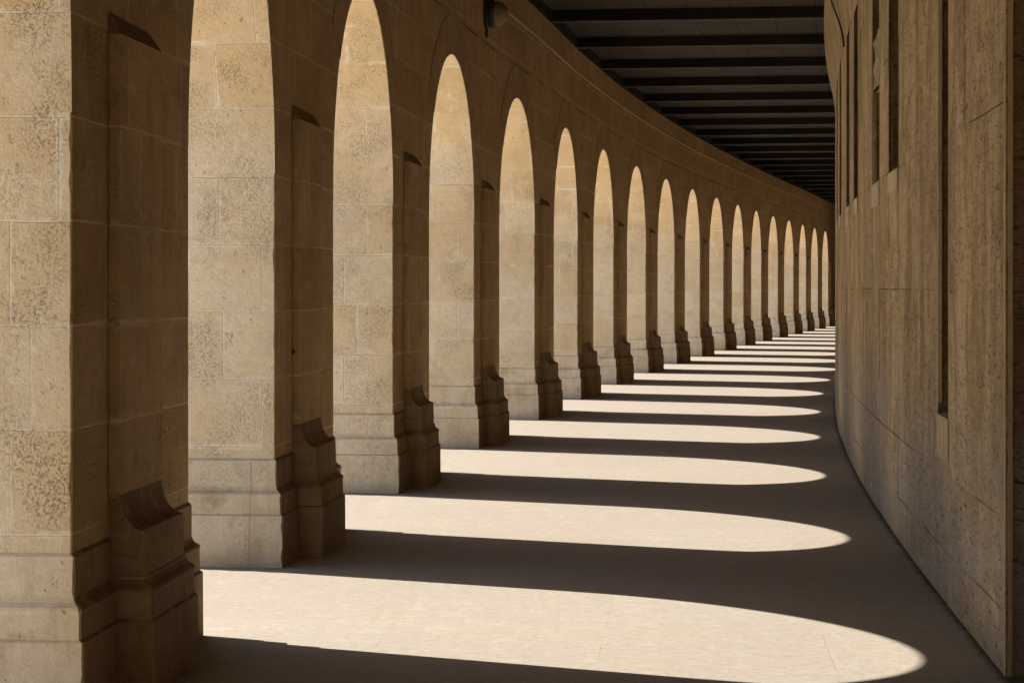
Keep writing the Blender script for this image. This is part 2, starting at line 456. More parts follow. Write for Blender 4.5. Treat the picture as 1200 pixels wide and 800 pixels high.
# ------------------------------------------------------------------ piers
NU = [0.0]
for k in range(1, NP):
    NU.append(NU[-1] + math.dist(NEAR[k], FAR[k - 1]) + WID)
S1, S2 = 0.352 * H, 0.815 * H         # pilaster strip
PP, PB = 0.032 * H, 0.086 * H       # its projection, and that of its pedestal
def footprint(e, P, s1=S1, s2=S2, ch=0.008):
    """pier outline grown by e; P = projection of the strip; corners lightly chamfered. Returns (s, q, tag) ccw"""
    pts = [(-e, -DEP - e), (-e, e), (s1 - e, e), (s1 - e, P + e), (s2 + e, P + e), (s2 + e, e), (WID + e, e), (WID + e, -DEP - e)]
    return pts
def chamfer(pts, c, cin=0.03, r=None, amp=0.0):
    """each corner -> inset, chamfer a, chamfer b, inset ; jitter only the chamfer points"""
    out = []
    n = len(pts)
    for i in range(n):
        p0, p1, p2 = pts[i - 1], pts[i], pts[(i + 1) % n]
        a = (p0[0] - p1[0], p0[1] - p1[1]); la = math.hypot(*a)
        b = (p2[0] - p1[0], p2[1] - p1[1]); lb = math.hypot(*b)
        j = 0.0
        if r:
            j = r.random() ** 9 * amp
        def q(d, l, k): return (p1[0] + d[0] / l * k, p1[1] + d[1] / l * k)
        ci = min(cin, la * 0.3); cj = min(cin, lb * 0.3)
        out += [q(a, la, ci), q(a, la, min(c + j, ci * .9)), q(b, lb, min(c + j, cj * .9)), q(b, lb, cj)]
    return out

JO = [random.Random(300 + k).random() * 3 for k in range(NP)]
def pier(k, label, wear=1.0, extra=None):
    th = HD[k]; t = tang(th); n = nrm(th); o = NEAR[k]
    mid = (o[0] + t[0] * WID / 2 - n[0] * DEP / 2, o[1] + t[1] * WID / 2 - n[1] * DEP / 2)
    root = empty('arcade_pier', (mid[0], mid[1], 0), -th)
    tag(root, label, 'pier', 'stone piers of the arcade')
    rr = random.Random(100 + k)
    uo = NU[k]; vo = 0.0
    jo = JO[k]
    def P(s, q, z): return (o[0] + t[0] * s + n[0] * q, o[1] + t[1] * s + n[1] * q, z)
    fine = k < 8
    step = 0.05 if fine else 0.25
    def loft(name, levels, s1, s2, mats, strip_only=False, cap=True, ledges=()):
        """levels: (z, e, P). jamb sides get mats[0], gallery side mats[1]"""
        zs = []
        for (za, ea, pa), (zb, eb, pb) in zip(levels, levels[1:]):
            m = max(1, int((zb - za) / step))
            for i in range(m):
                f = i / m
                zs.append((za + (zb - za) * f, ea + (eb - ea) * f, pa + (pb - pa) * f))
        zs.append(levels[-1])
        mb = MB(); rows = []; uvs = []
        for z, e, p in zs:
            if strip_only:
                base = [(s1 - e, -0.004), (s1 - e, p + e), (s2 + e, p + e), (s2 + e, -0.004)]
            elif p is None or p < 0:
                base = [(-e, -DEP - e), (-e, e), (WID + e, e), (WID + e, -DEP - e)]
            else:
                base = footprint(e, p, s1, s2)
            pts = chamfer(base, 0.006, 0.03, rr, 0.009 * wear) if fine else chamfer(base, 0.006, 0.03)
            rows.append([P(s, q, z) for s, q in pts])
            uvs.append(pts)
        npt = len(rows[0])
        flat = uvs[len(uvs) // 2]
        side = []
        for b in range(npt):
            a0, a1 = flat[b], flat[(b + 1) % npt]
            side.append(0 if abs(a1[0] - a0[0]) < abs(a1[1] - a0[1]) else 1)
        i0 = len(mb.v)
        for r in rows: mb.v += r
        for a in range(len(rows) - 1):
            zm = (zs[a][0] + zs[a + 1][0]) / 2
            led = any(l0 <= zm <= l1 for l0, l1 in ledges)
            for b in range(npt):
                c = (b + 1) % npt
                mb.f.append((i0 + a * npt + b, i0 + a * npt + c, i0 + (a + 1) * npt + c, i0 + (a + 1) * npt + b))
                for (x, y) in ((a, b), (a, c), (a + 1, c), (a + 1, b)):
                    s, q = uvs[x][y]
                    u = (q + jo * 1.7) if side[b] == 0 else (s + uo)
                    mb.uv.append((u, zs[x][0]))
                s_, q_ = flat[b]
                mb.mi.append(0 if (side[b] == 0 and (abs(q_) > 0 or True)) and (s_ < 0.05 or s_ > WID - 0.05) else (2 if led else 1))
        if cap:
            mb.f.append(tuple(i0 + (len(rows) - 1) * npt + b for b in range(npt)))
            mb.uv += [(s + uo, q) for s, q in uvs[-1]]; mb.mi.append(1)
        return mb.build(name, mats, root, weld=False)
    h = H
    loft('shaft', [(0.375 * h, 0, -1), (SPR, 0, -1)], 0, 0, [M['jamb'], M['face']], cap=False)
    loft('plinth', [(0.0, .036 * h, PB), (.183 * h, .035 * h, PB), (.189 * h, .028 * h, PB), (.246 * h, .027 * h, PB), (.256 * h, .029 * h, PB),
                    (.262 * h, .027 * h, PB), (.272 * h, .014 * h, PB), (.283 * h, .009 * h, PB), (.290 * h, .008 * h, PB)], S1, S2, [M['base'], M['basein'], M['shade_grime']],
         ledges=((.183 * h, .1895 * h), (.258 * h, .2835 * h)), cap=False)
    loft('upper_plinth', [(.289 * h, .008 * h, -1), (.377 * h, .008 * h, -1), (.386 * h, .000 * h, -1)], 0, 0, [M['base'], M['basein'], M['shade_grime']],
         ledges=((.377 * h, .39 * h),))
    # pedestal with its scooped top
    lev = [(.383 * h, 0.001, PB), (.402 * h, 0.001, PB)]
    ped = MB()
    prof = [(PB, .384 * h), (PB, .402 * h)]
    for i in range(1, 9):
        a = i / 8 * math.pi / 2
        prof.append((PP + (PB - PP) * (1 - math.sin(a)), .402 * h + .088 * h * (1 - math.cos(a))))
    prof = [(PB + .005 * h, .286 * h), (PB + .002 * h, .398 * h), (PB, .402 * h)] + prof[2:]
    ns = 10 if fine else 1
    for i in range(len(prof) - 1):
        (qa, za), (qb, zb) = prof[i], prof[i + 1]
        for j in range(ns):
            sa, sb = S1 + (S2 - S1) * j / ns, S1 + (S2 - S1) * (j + 1) / ns
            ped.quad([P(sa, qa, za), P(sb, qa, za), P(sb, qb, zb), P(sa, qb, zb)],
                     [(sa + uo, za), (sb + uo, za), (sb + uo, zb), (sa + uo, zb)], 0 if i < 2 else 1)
    for s_, fl in ((S1, 0), (S2, 1)):
        pts = [P(s_, -0.004, .286 * h)] + [P(s_, q, z) for q, z in prof] + [P(s_, -0.004, prof[-1][1])]
        if fl: pts = pts[::-1]
        ped.quad(pts, [(0.3 * i, 0.2) for i in range(len(pts))], 0)
    pedo = ped.build('pedestal', [M['basein'], M['shade_grime']], root)
    # pilaster strip and its sloped stop
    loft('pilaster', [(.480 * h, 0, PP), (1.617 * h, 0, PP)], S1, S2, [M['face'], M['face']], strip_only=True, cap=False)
    cp = MB()
    zb, zt = 1.617 * h, 1.672 * h
    a, b, c, d = P(S1, PP, zb), P(S2, PP, zb), P(S2 - .02, 0.002, zt - .012), P(S1 + .01, 0.002, zt)
    cp.quad([a, b, c, d], [(0, 0), (.7, 0), (.7, .1), (0, .1)])
    e, f = P(S1, 0.002, zb), P(S2, 0.002, zb)
    cp.quad([a, d, e], [(0, 0), (0, .1), (.1, .1)]); cp.quad([b, f, c], [(0, 0), (0, .1), (.1, .1)])
    cp.quad([a, e, f, b], [(0, 0), (0, .1), (.1, .1), (.1, 0)])
    cp.build('pilaster_stop', [M['shade_grime']], root)
    if extra:
        extra(root, P)
    return root

def hole_disc(root, P):  # raised dark disc standing in for a small hole
    mb = MB()
    for i in range(10):
        a, b = 2 * math.pi * i / 10, 2 * math.pi * (i + 1) / 10
        r = 0.012
        z0 = 0.755 * H; s0 = S1 - 0.03
        mb.quad([P(s0 + r * math.cos(a), 0.0, z0 + r * math.sin(a)), P(s0 + r * math.cos(b), 0.0, z0 + r * math.sin(b)),
                 P(s0 + r * math.cos(b), 0.018, z0 + r * math.sin(b)), P(s0 + r * math.cos(a), 0.018, z0 + r * math.sin(a))], [(0, 0)] * 4)
        mb.quad([P(s0, 0.018, z0), P(s0 + r * math.cos(a), 0.018, z0 + r * math.sin(a)), P(s0 + r * math.cos(b), 0.018, z0 + r * math.sin(b))], [(0, 0)] * 3)
    mb.build('dark_hole_disc', [M['iron']], root)

ORD = ['first', 'second', 'third', 'fourth', 'fifth', 'sixth', 'seventh', 'eighth', 'ninth', 'tenth', 'eleventh', 'twelfth',
       'thirteenth', 'fourteenth', 'fifteenth', 'sixteenth', 'seventeenth', 'eighteenth']
LAB = {
    0: 'large stone pier cut by the left edge, nearest of the arcade',
    1: 'second stone pier from the left edge, with a small dark hole mark on it',
    2: 'third stone pier from the left edge, left of the one under the lamp',
    3: 'stone pier below the round wall lamp, fourth from the left edge',
    16: 'second last stone pier before the streaked wall hides the arcade',
    17: 'farthest stone pier in view, right beside the edge of the streaked wall',
}
for k in range(NP):
    lab = LAB.get(k) or (f'slender looking far stone pier, {ORD[k]} from the left edge' if k > 8 else f'stone pier with moulded plinth, {ORD[k]} from the left edge')
    pier(k, lab, extra=hole_disc if k == 1 else None)

# ------------------------------------------------------------------ arcade wall over the piers
aw = empty('arcade_wall', (FAR[8][0], FAR[8][1], SPR))
tag(aw, 'long curved stone wall with round arches standing on the left piers', 'arcade wall')
wm = MB()
# a blank stretch before the first opening (behind the viewer) and after the last pier
B0 = [at(m) for m in (-2.0, -1.0)]
a0 = head(0.3)
P0F = (PX[0][0] - 0.66 * H * math.sin(a0), PX[0][1] - 0.66 * H * math.cos(a0))  # unseen opening, narrowed to dim the light on the nearest jamb
def lin(p, a, q, z): return (p[0] + nrm(a)[0] * q, p[1] + nrm(a)[1] * q, z)
def strip(pts, z0, z1, u0):
    """solid wall along pts [(x,y,heading)] from z0 to z1"""
    u = u0
    for (p, a), (q, b) in zip(pts, pts[1:]):
        L = math.dist(p, q)
        wm.quad([lin(p, a, 0, z0), lin(q, b, 0, z0), lin(q, b, 0, z1), lin(p, a, 0, z1)], [(u, z0), (u + L, z0), (u + L, z1), (u, z1)], 1)
        wm.quad([lin(q, b, -DEP, z0), lin(p, a, -DEP, z0), lin(p, a, -DEP, z1), lin(q, b, -DEP, z1)], [(u + L, z0), (u, z0), (u, z1), (u + L, z1)], 1)
        u += L
TOPW = 3.20 * H
def open_bay(p, a, q, b, u0, seed):
    r = random.Random(seed)
    n = 48
    L = math.dist(p, q)
    inner = []; outer = []; hs = []; arc = [0.0]
    for i in range(n + 1):
        ph = math.pi * i / n
        t = (1 - math.cos(ph)) / 2
        z = SPR + RISE * math.sin(ph)
        x = p[0] + (q[0] - p[0]) * t; y = p[1] + (q[1] - p[1]) * t
        aa = a + (b - a) * t
        j = (r.random() - 0.5) * 0.007 if seed < 9 and 0 < i < n else 0
        inner.append((x, y, aa, z + j)); outer.append((x, y, aa, z)); hs.append((t, z))
        if i: arc.append(arc[-1] + math.hypot((hs[i][0] - hs[i - 1][0]) * L, hs[i][1] - hs[i - 1][1]))
    for i in range(n):
        (x0, y0, c0, z0), (x1, y1, c1, z1) = inner[i], inner[i + 1]
        ua, ub = u0 + hs[i][0] * L, u0 + hs[i + 1][0] * L
        wm.quad([lin((x0, y0), c0, 0, z0), lin((x1, y1), c1, 0, z1), lin((x1, y1), c1, 0, TOPW), lin((x0, y0), c0, 0, TOPW)],
                [(ua, z0), (ub, z1), (ub, TOPW), (ua, TOPW)], 1)
        (_, _, _, w0), (_, _, _, w1) = outer[i], outer[i + 1]
        wm.quad([lin((x1, y1), c1, -DEP, w1), lin((x0, y0), c0, -DEP, w0), lin((x0, y0), c0, -DEP, TOPW), lin((x1, y1), c1, -DEP, TOPW)],
                [(ub, w1), (ua, w0), (ua, TOPW), (ub, TOPW)], 1)
        e0, e1 = arc[i], arc[i + 1]
        if i >= n // 2:      # measure upward from the far springing, so the jamb courses run on
            e0, e1 = arc[-1] - arc[i], arc[-1] - arc[i + 1]
        vv = (SPR + e0, SPR + e1)
        k0 = JO[max(seed - 1, 0)] * 1.7 if i >= n // 2 else (JO[seed - 2] * 1.7 if seed > 1 else 0.0)
        wm.quad([lin((x0, y0), c0, 0, z0), lin((x0, y0), c0, -DEP, w0), lin((x1, y1), c1, -DEP, w1), lin((x1, y1), c1, 0, z1)],
                [(k0, vv[0]), (k0 - DEP, vv[0]), (k0 - DEP, vv[1]), (k0, vv[1])], 0)
    # voussoir ring, a few millimetres proud
    rg = MB(); n2 = 40
    def rp(ph, rad, q):
        cx = 0.5; ex = 0.5 + rad / L
        t = cx - ex * math.cos(ph); z = SPR + (RISE + rad) * math.sin(ph)
        aa = a + (b - a) * min(max(t, 0), 1)
        return lin((p[0] + (q_[0] - p[0]) * t, p[1] + (q_[1] - p[1]) * t), aa, q, z)
    q_ = q
    W = 0.225 * H
    for i in range(n2):
        f0, f1 = math.pi * (.2 + .6 * i / n2), math.pi * (.2 + .6 * (i + 1) / n2)
        ua, ub = f0 * (L / 2 + W), f1 * (L / 2 + W)
        o_ = 0.005
        A, B, C, D = rp(f0, 0.004, o_), rp(f1, 0.004, o_), rp(f1, W, o_), rp(f0, W, o_)
        rg.quad([A, B, C, D], [(ua, 0.2), (ub, 0.2), (ub, 0.5), (ua, 0.5)])
        E_, F_ = rp(f0, W, -.003), rp(f1, W, -.003)
        rg.quad([D, C, F_, E_], [(ua, 0.5), (ub, 0.5), (ub, 0.52), (ua, 0.52)])
        G_, H_ = rp(f0, 0.004, -.003), rp(f1, 0.004, -.003)
        rg.quad([B, A, G_, H_], [(ub, 0.2), (ua, 0.2), (ua, 0.18), (ub, 0.18)])
    rg.build('arch_ring', [M['ring']], aw)

def back(p, d): return (p[0] - d * math.sin(a0), p[1] - d * math.cos(a0))
P0N = back(P0F, 1.50 * H); PBF = back(P0N, 1.85 * H); PB0 = back(PBF, 1.5 * H)
def endface(p, flip=False):
    wm.quad([lin(p, a0, 0, 0), lin(p, a0, -DEP, 0), lin(p, a0, -DEP, SPR), lin(p, a0, 0, SPR)], [(0, 0), (DEP, 0), (DEP, SPR), (0, SPR)], 0)
strip([(P0N, a0), (P0F, a0)], 0.0, TOPW, -8)
strip([(PB0, a0), (PBF, a0)], 0.0, TOPW, -16)
for q0 in (P0N, P0F, PBF): endface(q0)
open_bay(PBF, a0, P0N, a0, -12, 0)
line = [(PB0, a0), (PBF, a0), (P0N, a0), (P0F, a0)]
pf, pa = P0F, a0
for k in range(NP):
    L = math.dist(pf, NEAR[k])
    open_bay(pf, pa, NEAR[k], HD[k], NU[k] - L, k + 1)
    strip([(NEAR[k], HD[k]), (FAR[k], HD[k])], SPR, TOPW, NU[k])
    line += [(NEAR[k], HD[k]), (FAR[k], HD[k])]
    pf, pa = FAR[k], HD[k]
tail = [(FAR[-1], HD[-1])]
x, y = FAR[-1]; hh = HD[-1]
for i in range(4):
    x += math.sin(hh) * 2.4; y += math.cos(hh) * 2.4
    tail.append(((x, y), hh))
strip([(FAR[-1], HD[-1])] + tail[1:2], 0.0, TOPW, NU[-1] + WID)
strip(tail[1:], 0.0, TOPW, NU[-1] + WID + 2.4)
line += tail[1:]
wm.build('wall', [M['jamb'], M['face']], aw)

def moulding(name, line, prof, mats, parent, mi=None, uvstep=True):
    """sweep prof [(lateral, z)] along line [(p, heading)]"""
    mb = MB(); u = 0.0
    L = [0.0]
    for (p, a), (q, b) in zip(line, line[1:]):
        L.append(L[-1] + math.dist(p, q))
    v = [0.0]
    for (a, b) in zip(prof, prof[1:]):
        v.append(v[-1] + math.dist(a, b))
    for j in range(len(line) - 1):
        (p, a), (q, b) = line[j], line[j + 1]
        for i in range(len(prof) - 1):
            (qa, za), (qb, zb) = prof[i], prof[i + 1]
            mb.quad([lin(p, a, qa, za), lin(q, b, qa, za), lin(q, b, qb, zb), lin(p, a, qb, zb)],
                    [(L[j], za), (L[j + 1], za), (L[j + 1], zb), (L[j], zb)], mi[i] if mi else 0)
    for e in (0, -1):
        p, a = line[e]
        mb.quad([lin(p, a, q_, z_) for q_, z_ in prof], [(0, 0)] * len(prof))
    return mb.build(name, mats, parent)
moulding('string_course', line, [(-.003, 2.872 * H), (.016, 2.876 * H), (.020, 2.888 * H), (.014, 2.896 * H)], [M['fillet']], aw)
moulding('frieze', line, [(-.003, 2.896 * H), (.012, 2.896 * H), (.012, 3.079 * H), (-.003, 3.079 * H)], [M['face']], aw)

# ------------------------------------------------------------------ inner wall (right)
DM = 0.05
def wallpt(m, q=0.0, z=0.0):
    """q = towards the gallery"""
    x, y = at(m, WL - q); return (x, y, z)
def m_at_depth(yt, lat=WL):
    lo, hi = -4.0, 23.0
    for _ in range(50):
        c = (lo + hi) / 2
        if at(c, lat)[1] < yt: lo = c
        else: hi = c
    return lo
MC = m_at_depth(6.12 * H)                     # corner of the near recess
ULEN = [0.0]
def ulen(m):
    return m * CURL * 0.985
gw = empty('gallery_wall', wallpt(MC + 2))
tag(gw, 'tall streaked brown stone wall with narrow windows along the right side', 'wall')
wb = MB()
WIN = []
for z in (9.72, 10.88, 12.90, 14.15, 16.05, 17.35):
    WIN.append((m_at_depth((z - 0.25) * H), m_at_depth((z + 0.28) * H), 1.47 * H, 2.66 * H))
NICHE = (m_at_depth(7.47 * H), m_at_depth(7.80 * H), 0.584 * H, 1.985 * H)
HOLES = WIN + [NICHE]
bands = [0.0, 0.163 * H, 0.402 * H, 0.584 * H, 0.985 * H, 1.47 * H, 1.985 * H, 2.32 * H, 2.66 * H, TOPW]
rw = random.Random(21)
base_cuts = [MC]
while base_cuts[-1] < M1:
    base_cuts.append(base_cuts[-1] + rw.uniform(0.06, 0.26))
base_cuts[-1] = M1
offs = {}
for bi, (z0, z1) in enumerate(zip(bands, bands[1:])):
    hs_ = [h for h in HOLES if h[2] < (z0 + z1) / 2 < h[3]]
    cuts = set()
    for c in base_cuts:
        if rw.random() < 0.72 or c in (MC, M1):
            cuts.add(c)
    edges = [e for h in HOLES for e in h[:2]]
    cuts = {c for c in cuts if all(abs(c - e) > 0.02 for e in edges)} | set(edges) | {MC, M1}
    cuts = sorted(cuts)
    prev = 0.0
    for a, b in zip(cuts, cuts[1:]):
        c = (a + b) / 2
        if any(h[0] < c < h[1] for h in hs_):
            prev = 0.0
            continue
        q = min(0.0, rw.gauss(-0.0012, 0.0016))
        if a - MC < 0.03: q = 0.0
        n_ = max(1, int((b - a) / 0.05))
        zz = [z0]
        while zz[-1] + 0.09 < z1: zz.append(zz[-1] + 0.09)
        zz.append(z1)
        # ragged arrises: the cut line wanders a little with height
        wob = [[(rw.random() ** 2) * 0.006 / CURL for _ in zz] for _ in (0, 1)]
        for i in range(len(zz) - 1):
            for j in range(n_):
                m0, m1 = a + (b - a) * j / n_, a + (b - a) * (j + 1) / n_
                wb.quad([wallpt(m0, q, zz[i]), wallpt(m1, q, zz[i]), wallpt(m1, q, zz[i + 1]), wallpt(m0, q, zz[i + 1])],
                        [(ulen(m0), zz[i]), (ulen(m1), zz[i]), (ulen(m1), zz[i + 1]), (ulen(m0), zz[i + 1])], 0)
        for mm in (a, b):
            wb.quad([wallpt(mm, q, z0), wallpt(mm, -.03, z0), wallpt(mm, -.03, z1), wallpt(mm, q, z1)],
                    [(ulen(mm), z0), (ulen(mm) + .03, z0), (ulen(mm) + .03, z1), (ulen(mm), z1)], 0)
        for z_ in (z0, z1):
            wb.quad([wallpt(a, q, z_), wallpt(b, q, z_), wallpt(b, -.03, z_), wallpt(a, -.03, z_)],
                    [(ulen(a), z_), (ulen(b), z_), (ulen(b), z_ + .03), (ulen(a), z_ + .03)], 0)
def reveal(mb, h, d, mi):
    a, b, z0, z1 = h
    for mm, u in ((a, 0), (b, 1)):
        mb.quad([wallpt(mm, 0, z0), wallpt(mm, -d, z0), wallpt(mm, -d, z1), wallpt(mm, 0, z1)],
                [(u, z0), (u + d, z0), (u + d, z1), (u, z1)], mi)
    mb.quad([wallpt(a, 0, z0), wallpt(b, 0, z0), wallpt(b, -d, z0), wallpt(a, -d, z0)], [(0, 0), (.8, 0), (.8, d), (0, d)], mi)
    mb.quad([wallpt(a, 0, z1), wallpt(b, 0, z1), wallpt(b, -d, z1), wallpt(a, -d, z1)], [(0, 0), (.8, 0), (.8, d), (0, d)], mi)
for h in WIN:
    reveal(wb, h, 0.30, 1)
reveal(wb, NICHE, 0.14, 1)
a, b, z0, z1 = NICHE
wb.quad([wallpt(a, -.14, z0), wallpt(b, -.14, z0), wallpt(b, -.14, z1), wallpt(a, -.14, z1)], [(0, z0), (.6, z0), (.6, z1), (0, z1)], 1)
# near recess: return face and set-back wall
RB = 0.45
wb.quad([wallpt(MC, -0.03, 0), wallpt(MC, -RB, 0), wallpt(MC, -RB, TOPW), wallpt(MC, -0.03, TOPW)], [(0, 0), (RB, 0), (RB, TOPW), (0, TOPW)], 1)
prev = MC
mm = MC
while mm > M0:
    nx = max(M0, mm - 0.15)
    wb.quad([wallpt(nx, -RB, 0), wallpt(mm, -RB, 0), wallpt(mm, -RB, TOPW), wallpt(nx, -RB, TOPW)],
            [(ulen(nx), 0), (ulen(mm), 0), (ulen(mm), TOPW), (ulen(nx), TOPW)], 0)
    mm = nx
wb.build('wall_face', [M['wall'], M['wall_shade']], gw, weld=False)
# pale corner roll of the recess
qd = MB()
rows = []; uvs = []
nz = 70
rq = random.Random(3)
for i in range(nz + 1):
    z = TOPW * i / nz
    row = []; uv = []
    for j in range(7):
        a = math.pi / 2 * j / 6
        rr = 0.034 * (1 + (rq.random() - .5) * .10)
        # from gallery face round to the return
        q = -0.032 + rr * math.cos(a) + 0.004
        sh = (0.032 - rr * math.sin(a)) / CURL
        row.append(wallpt(MC + sh - 0.004 / CURL, q, z)); uv.append((0.01 * j + 3.3, z))
    rows.append(row); uvs.append(uv)
qd.grid(rows, uvs)
qd.build('corner_roll', [M['fillet']], gw, smooth=True)
for i, h in enumerate(WIN):
    a, b, z0, z1 = h
    f = MB()
    d = 0.20
    f.quad([wallpt(a, -d, z0), wallpt(b, -d, z0), wallpt(b, -d, z1), wallpt(a, -d, z1)], [(0, 0), (1, 0), (1, 2), (0, 2)])
    wo = f.build('window', [M['pane']], gw)
    # muntin bars on the shutter
    fr = MB()
    for mm in (a + (b - a) * .5,):
        w_ = 0.02 / CURL
        fr.quad([wallpt(mm - w_, -d + .02, z0), wallpt(mm + w_, -d + .02, z0), wallpt(mm + w_, -d + .02, z1), wallpt(mm - w_, -d + .02, z1)], [(0, 0)] * 4)
        for s in (-1, 1):
            fr.quad([wallpt(mm + s * w_, -d + .02, z0), wallpt(mm + s * w_, -d, z0), wallpt(mm + s * w_, -d, z1), wallpt(mm + s * w_, -d + .02, z1)], [(0, 0)] * 4)
    fr.build('muntin', [M['pane']], wo)
    sl = MB()
    e = 0.006
    A, B = a - 0.02 / CURL, b + 0.02 / CURL
    zz0, zz1 = z0 - 0.085 * H * (1.0 + 0.3 * (i % 2)), z0
    for pts in ([wallpt(A, e, zz0), wallpt(B, e, zz0), wallpt(B, e, zz1), wallpt(A, e, zz1)],
                [wallpt(A, e, zz1), wallpt(B, e, zz1), wallpt(B, -.1, zz1 + .003), wallpt(A, -.1, zz1 + .003)],
                [wallpt(A, -.002, zz0), wallpt(A, e, zz0), wallpt(A, e, zz1), wallpt(A, -.002, zz1)],
                [wallpt(B, -.002, zz0), wallpt(B, e, zz0), wallpt(B, e, zz1), wallpt(B, -.002, zz1)]):
        sl.quad(pts, [(ulen(a), zz0), (ulen(b), zz0), (ulen(b), zz1), (ulen(a), zz1)])
    sl.build('sill', [M['quoin']], wo)
    if i == 1:
        inf = MB()
        za, zb = 1.90 * H, 2.15 * H
        A, B = a, b
        g_r = []; g_u = []
        rg = random.Random(5)
        for y_ in range(9):
            row = []; uu = []
            for x_ in range(7):
                z_ = za + (zb - za) * y_ / 8; m_ = A + (B - A) * x_ / 6
                q_ = -0.02 + rg.random() * 0.025 if 0 < x_ < 6 else -0.02
                row.append(wallpt(m_, q_, z_)); uu.append((ulen(m_), z_))
            g_r.append(row); g_u.append(uu)
        inf.grid(g_r, g_u)
        inf.quad([wallpt(A, -.02, za), wallpt(B, -.02, za), wallpt(B, -.19, za), wallpt(A, -.19, za)], [(0, 0)] * 4)
        inf.quad([wallpt(A, -.02, zb), wallpt(B, -.02, zb), wallpt(B, -.19, zb), wallpt(A, -.19, zb)], [(0, 0)] * 4)
        inf.build('infill', [M['rubble']], wo)
wline = []
m = MC + 0.002
while m < M1:
    p = at(m, WL); wline.append((p, head(m) + math.pi)); m += 0.15
cove = [(-.003, 2.50 * H)]
for i in range(11):
    f = i / 10
    cove.append((0.004 + 0.088 * H * f ** 1.5, 2.50 * H + (3.05 - 2.50) * H * f))
cove += [(0.092 * H, 3.078 * H), (-.003, 3.079 * H)]
moulding('cove', wline, cove, [M['wall']], gw)

# ------------------------------------------------------------------ ceiling
ce = empty('timber_ceiling', (at(6, WL / 2)[0], at(6, WL / 2)[1], TOP))
tag(ce, 'dark timber ceiling of boards and cross beams over the gallery', 'ceiling')
ZB = 3.172 * H
bd = MB()
m = M0
while m < M1:
    n_ = min(m + 0.1, M1)
    p, q = at(m, -DEP * .5), at(n_, -DEP * .5); r_, s_ = at(n_, WL + .3), at(m, WL + .3)
    L0, L1 = m * CURL, n_ * CURL
    bd.quad([(p[0], p[1], ZB), (s_[0], s_[1], ZB), (r_[0], r_[1], ZB), (q[0], q[1], ZB)], [(0, L0), (5, L0), (5, L1), (0, L1)])
    m = n_
bd.build('boards', [M['boards']], ce)
mstep = 2.07 / 3.2064
m18 = m_at_depth(18.62 * H)
i = -8
BW = 0.085 * H
while True:
    mb_ = m18 + i * mstep
    i += 1
    if mb_ < M0 + .1: continue
    if mb_ > M1 - .1: break
    h = head(mb_); t = tang(h)
    def bp(lat, s, z):
        x, y = at(mb_, lat); return (x + t[0] * s, y + t[1] * s, z)
    b = MB()
    la, lb = 0.012, WL - 0.01
    w = BW / 2
    z0, z1 = TOP, ZB - 0.002
    c = 0.012
    b.quad([bp(la, -w + c, z0), bp(lb, -w + c, z0), bp(lb, w - c, z0), bp(la, w - c, z0)], [(0, 0), (3.6, 0), (3.6, .1), (0, .1)], 1)
    for s in (-1, 1):
        b.quad([bp(la, s * (w - c), z0), bp(lb, s * (w - c), z0), bp(lb, s * w, z0 + c), bp(la, s * w, z0 + c)], [(0, 0), (3.6, 0), (3.6, .02), (0, .02)], 1)
        b.quad([bp(la, s * w, z0 + c), bp(lb, s * w, z0 + c), bp(lb, s * w, z1), bp(la, s * w, z1)], [(0, 0), (3.6, 0), (3.6, .2), (0, .2)], 0)
    b.build('beam', [M['beam'], M['beamlow']], ce)
# wall plates that carry the beam ends
moulding('wall_plate', line, [(-.003, 3.081 * H), (.035, 3.081 * H), (.035, ZB - .003), (-.003, ZB - .003)], [M['beam']], ce)
rf = MB()
m = M0
while m < M1:
    n_ = min(m + 0.25, M1)
    A, B = at(m, -DEP - .05), at(n_, -DEP - .05); Cc, D = at(n_, WL + 2.0), at(m, WL + 2.0)
    za, zb = 3.21 * H, 3.45 * H
    rf.quad([(A[0], A[1], za), (D[0], D[1], za), (Cc[0], Cc[1], za), (B[0], B[1], za)], [(0, 0)] * 4)
    rf.quad([(A[0], A[1], zb), (D[0], D[1], zb), (Cc[0], Cc[1], zb), (B[0], B[1], zb)], [(0, 0)] * 4)
    rf.quad([(A[0], A[1], za), (B[0], B[1], za), (B[0], B[1], zb), (A[0], A[1], zb)], [(0, 0)] * 4)
    rf.quad([(D[0], D[1], za), (Cc[0], Cc[1], za), (Cc[0], Cc[1], zb), (D[0], D[1], zb)], [(0, 0)] * 4)
    m = n_
tag(rf.build('roof', [M['boards']]), kind='structure')
# small dark fittings in the ceiling bays
def disc_fit(m, lat, label):
    x, y = at(m, lat)
    mb = MB()
    n = 14
    for r0, z0, r1, z1 in ((0.075, 0, 0.075, -.02), (0.075, -.02, 0.045, -.035), (0.045, -.035, 0.03, -.02), (0.03, -.02, 0.0, -.02)):
        for i in range(n):
            a, b = 2 * math.pi * i / n, 2 * math.pi * (i + 1) / n
            pts = [(x + r0 * math.cos(a), y + r0 * math.sin(a), ZB + z0 - .002), (x + r0 * math.cos(b), y + r0 * math.sin(b), ZB + z0 - .002),
                   (x + r1 * math.cos(b), y + r1 * math.sin(b), ZB + z1 - .002), (x + r1 * math.cos(a), y + r1 * math.sin(a), ZB + z1 - .002)]
            if r1 == 0: pts = pts[:3]
            mb.quad(pts, [(0, 0)] * len(pts))
    o = mb.build('ceiling_fitting', [M['iron']])
    tag(o, label, 'ceiling fitting', 'round fittings on the ceiling boards')
for i, lb in ((0, 'small dark round fitting on the nearest visible strip of ceiling boards'),
              (1, 'small dark round fitting on the second visible strip of ceiling boards'),
              (2, 'small dark round fitting on the third visible strip of ceiling boards')):
    disc_fit(m18 + (i + 0.30) * mstep, 1.07 * H, lb)

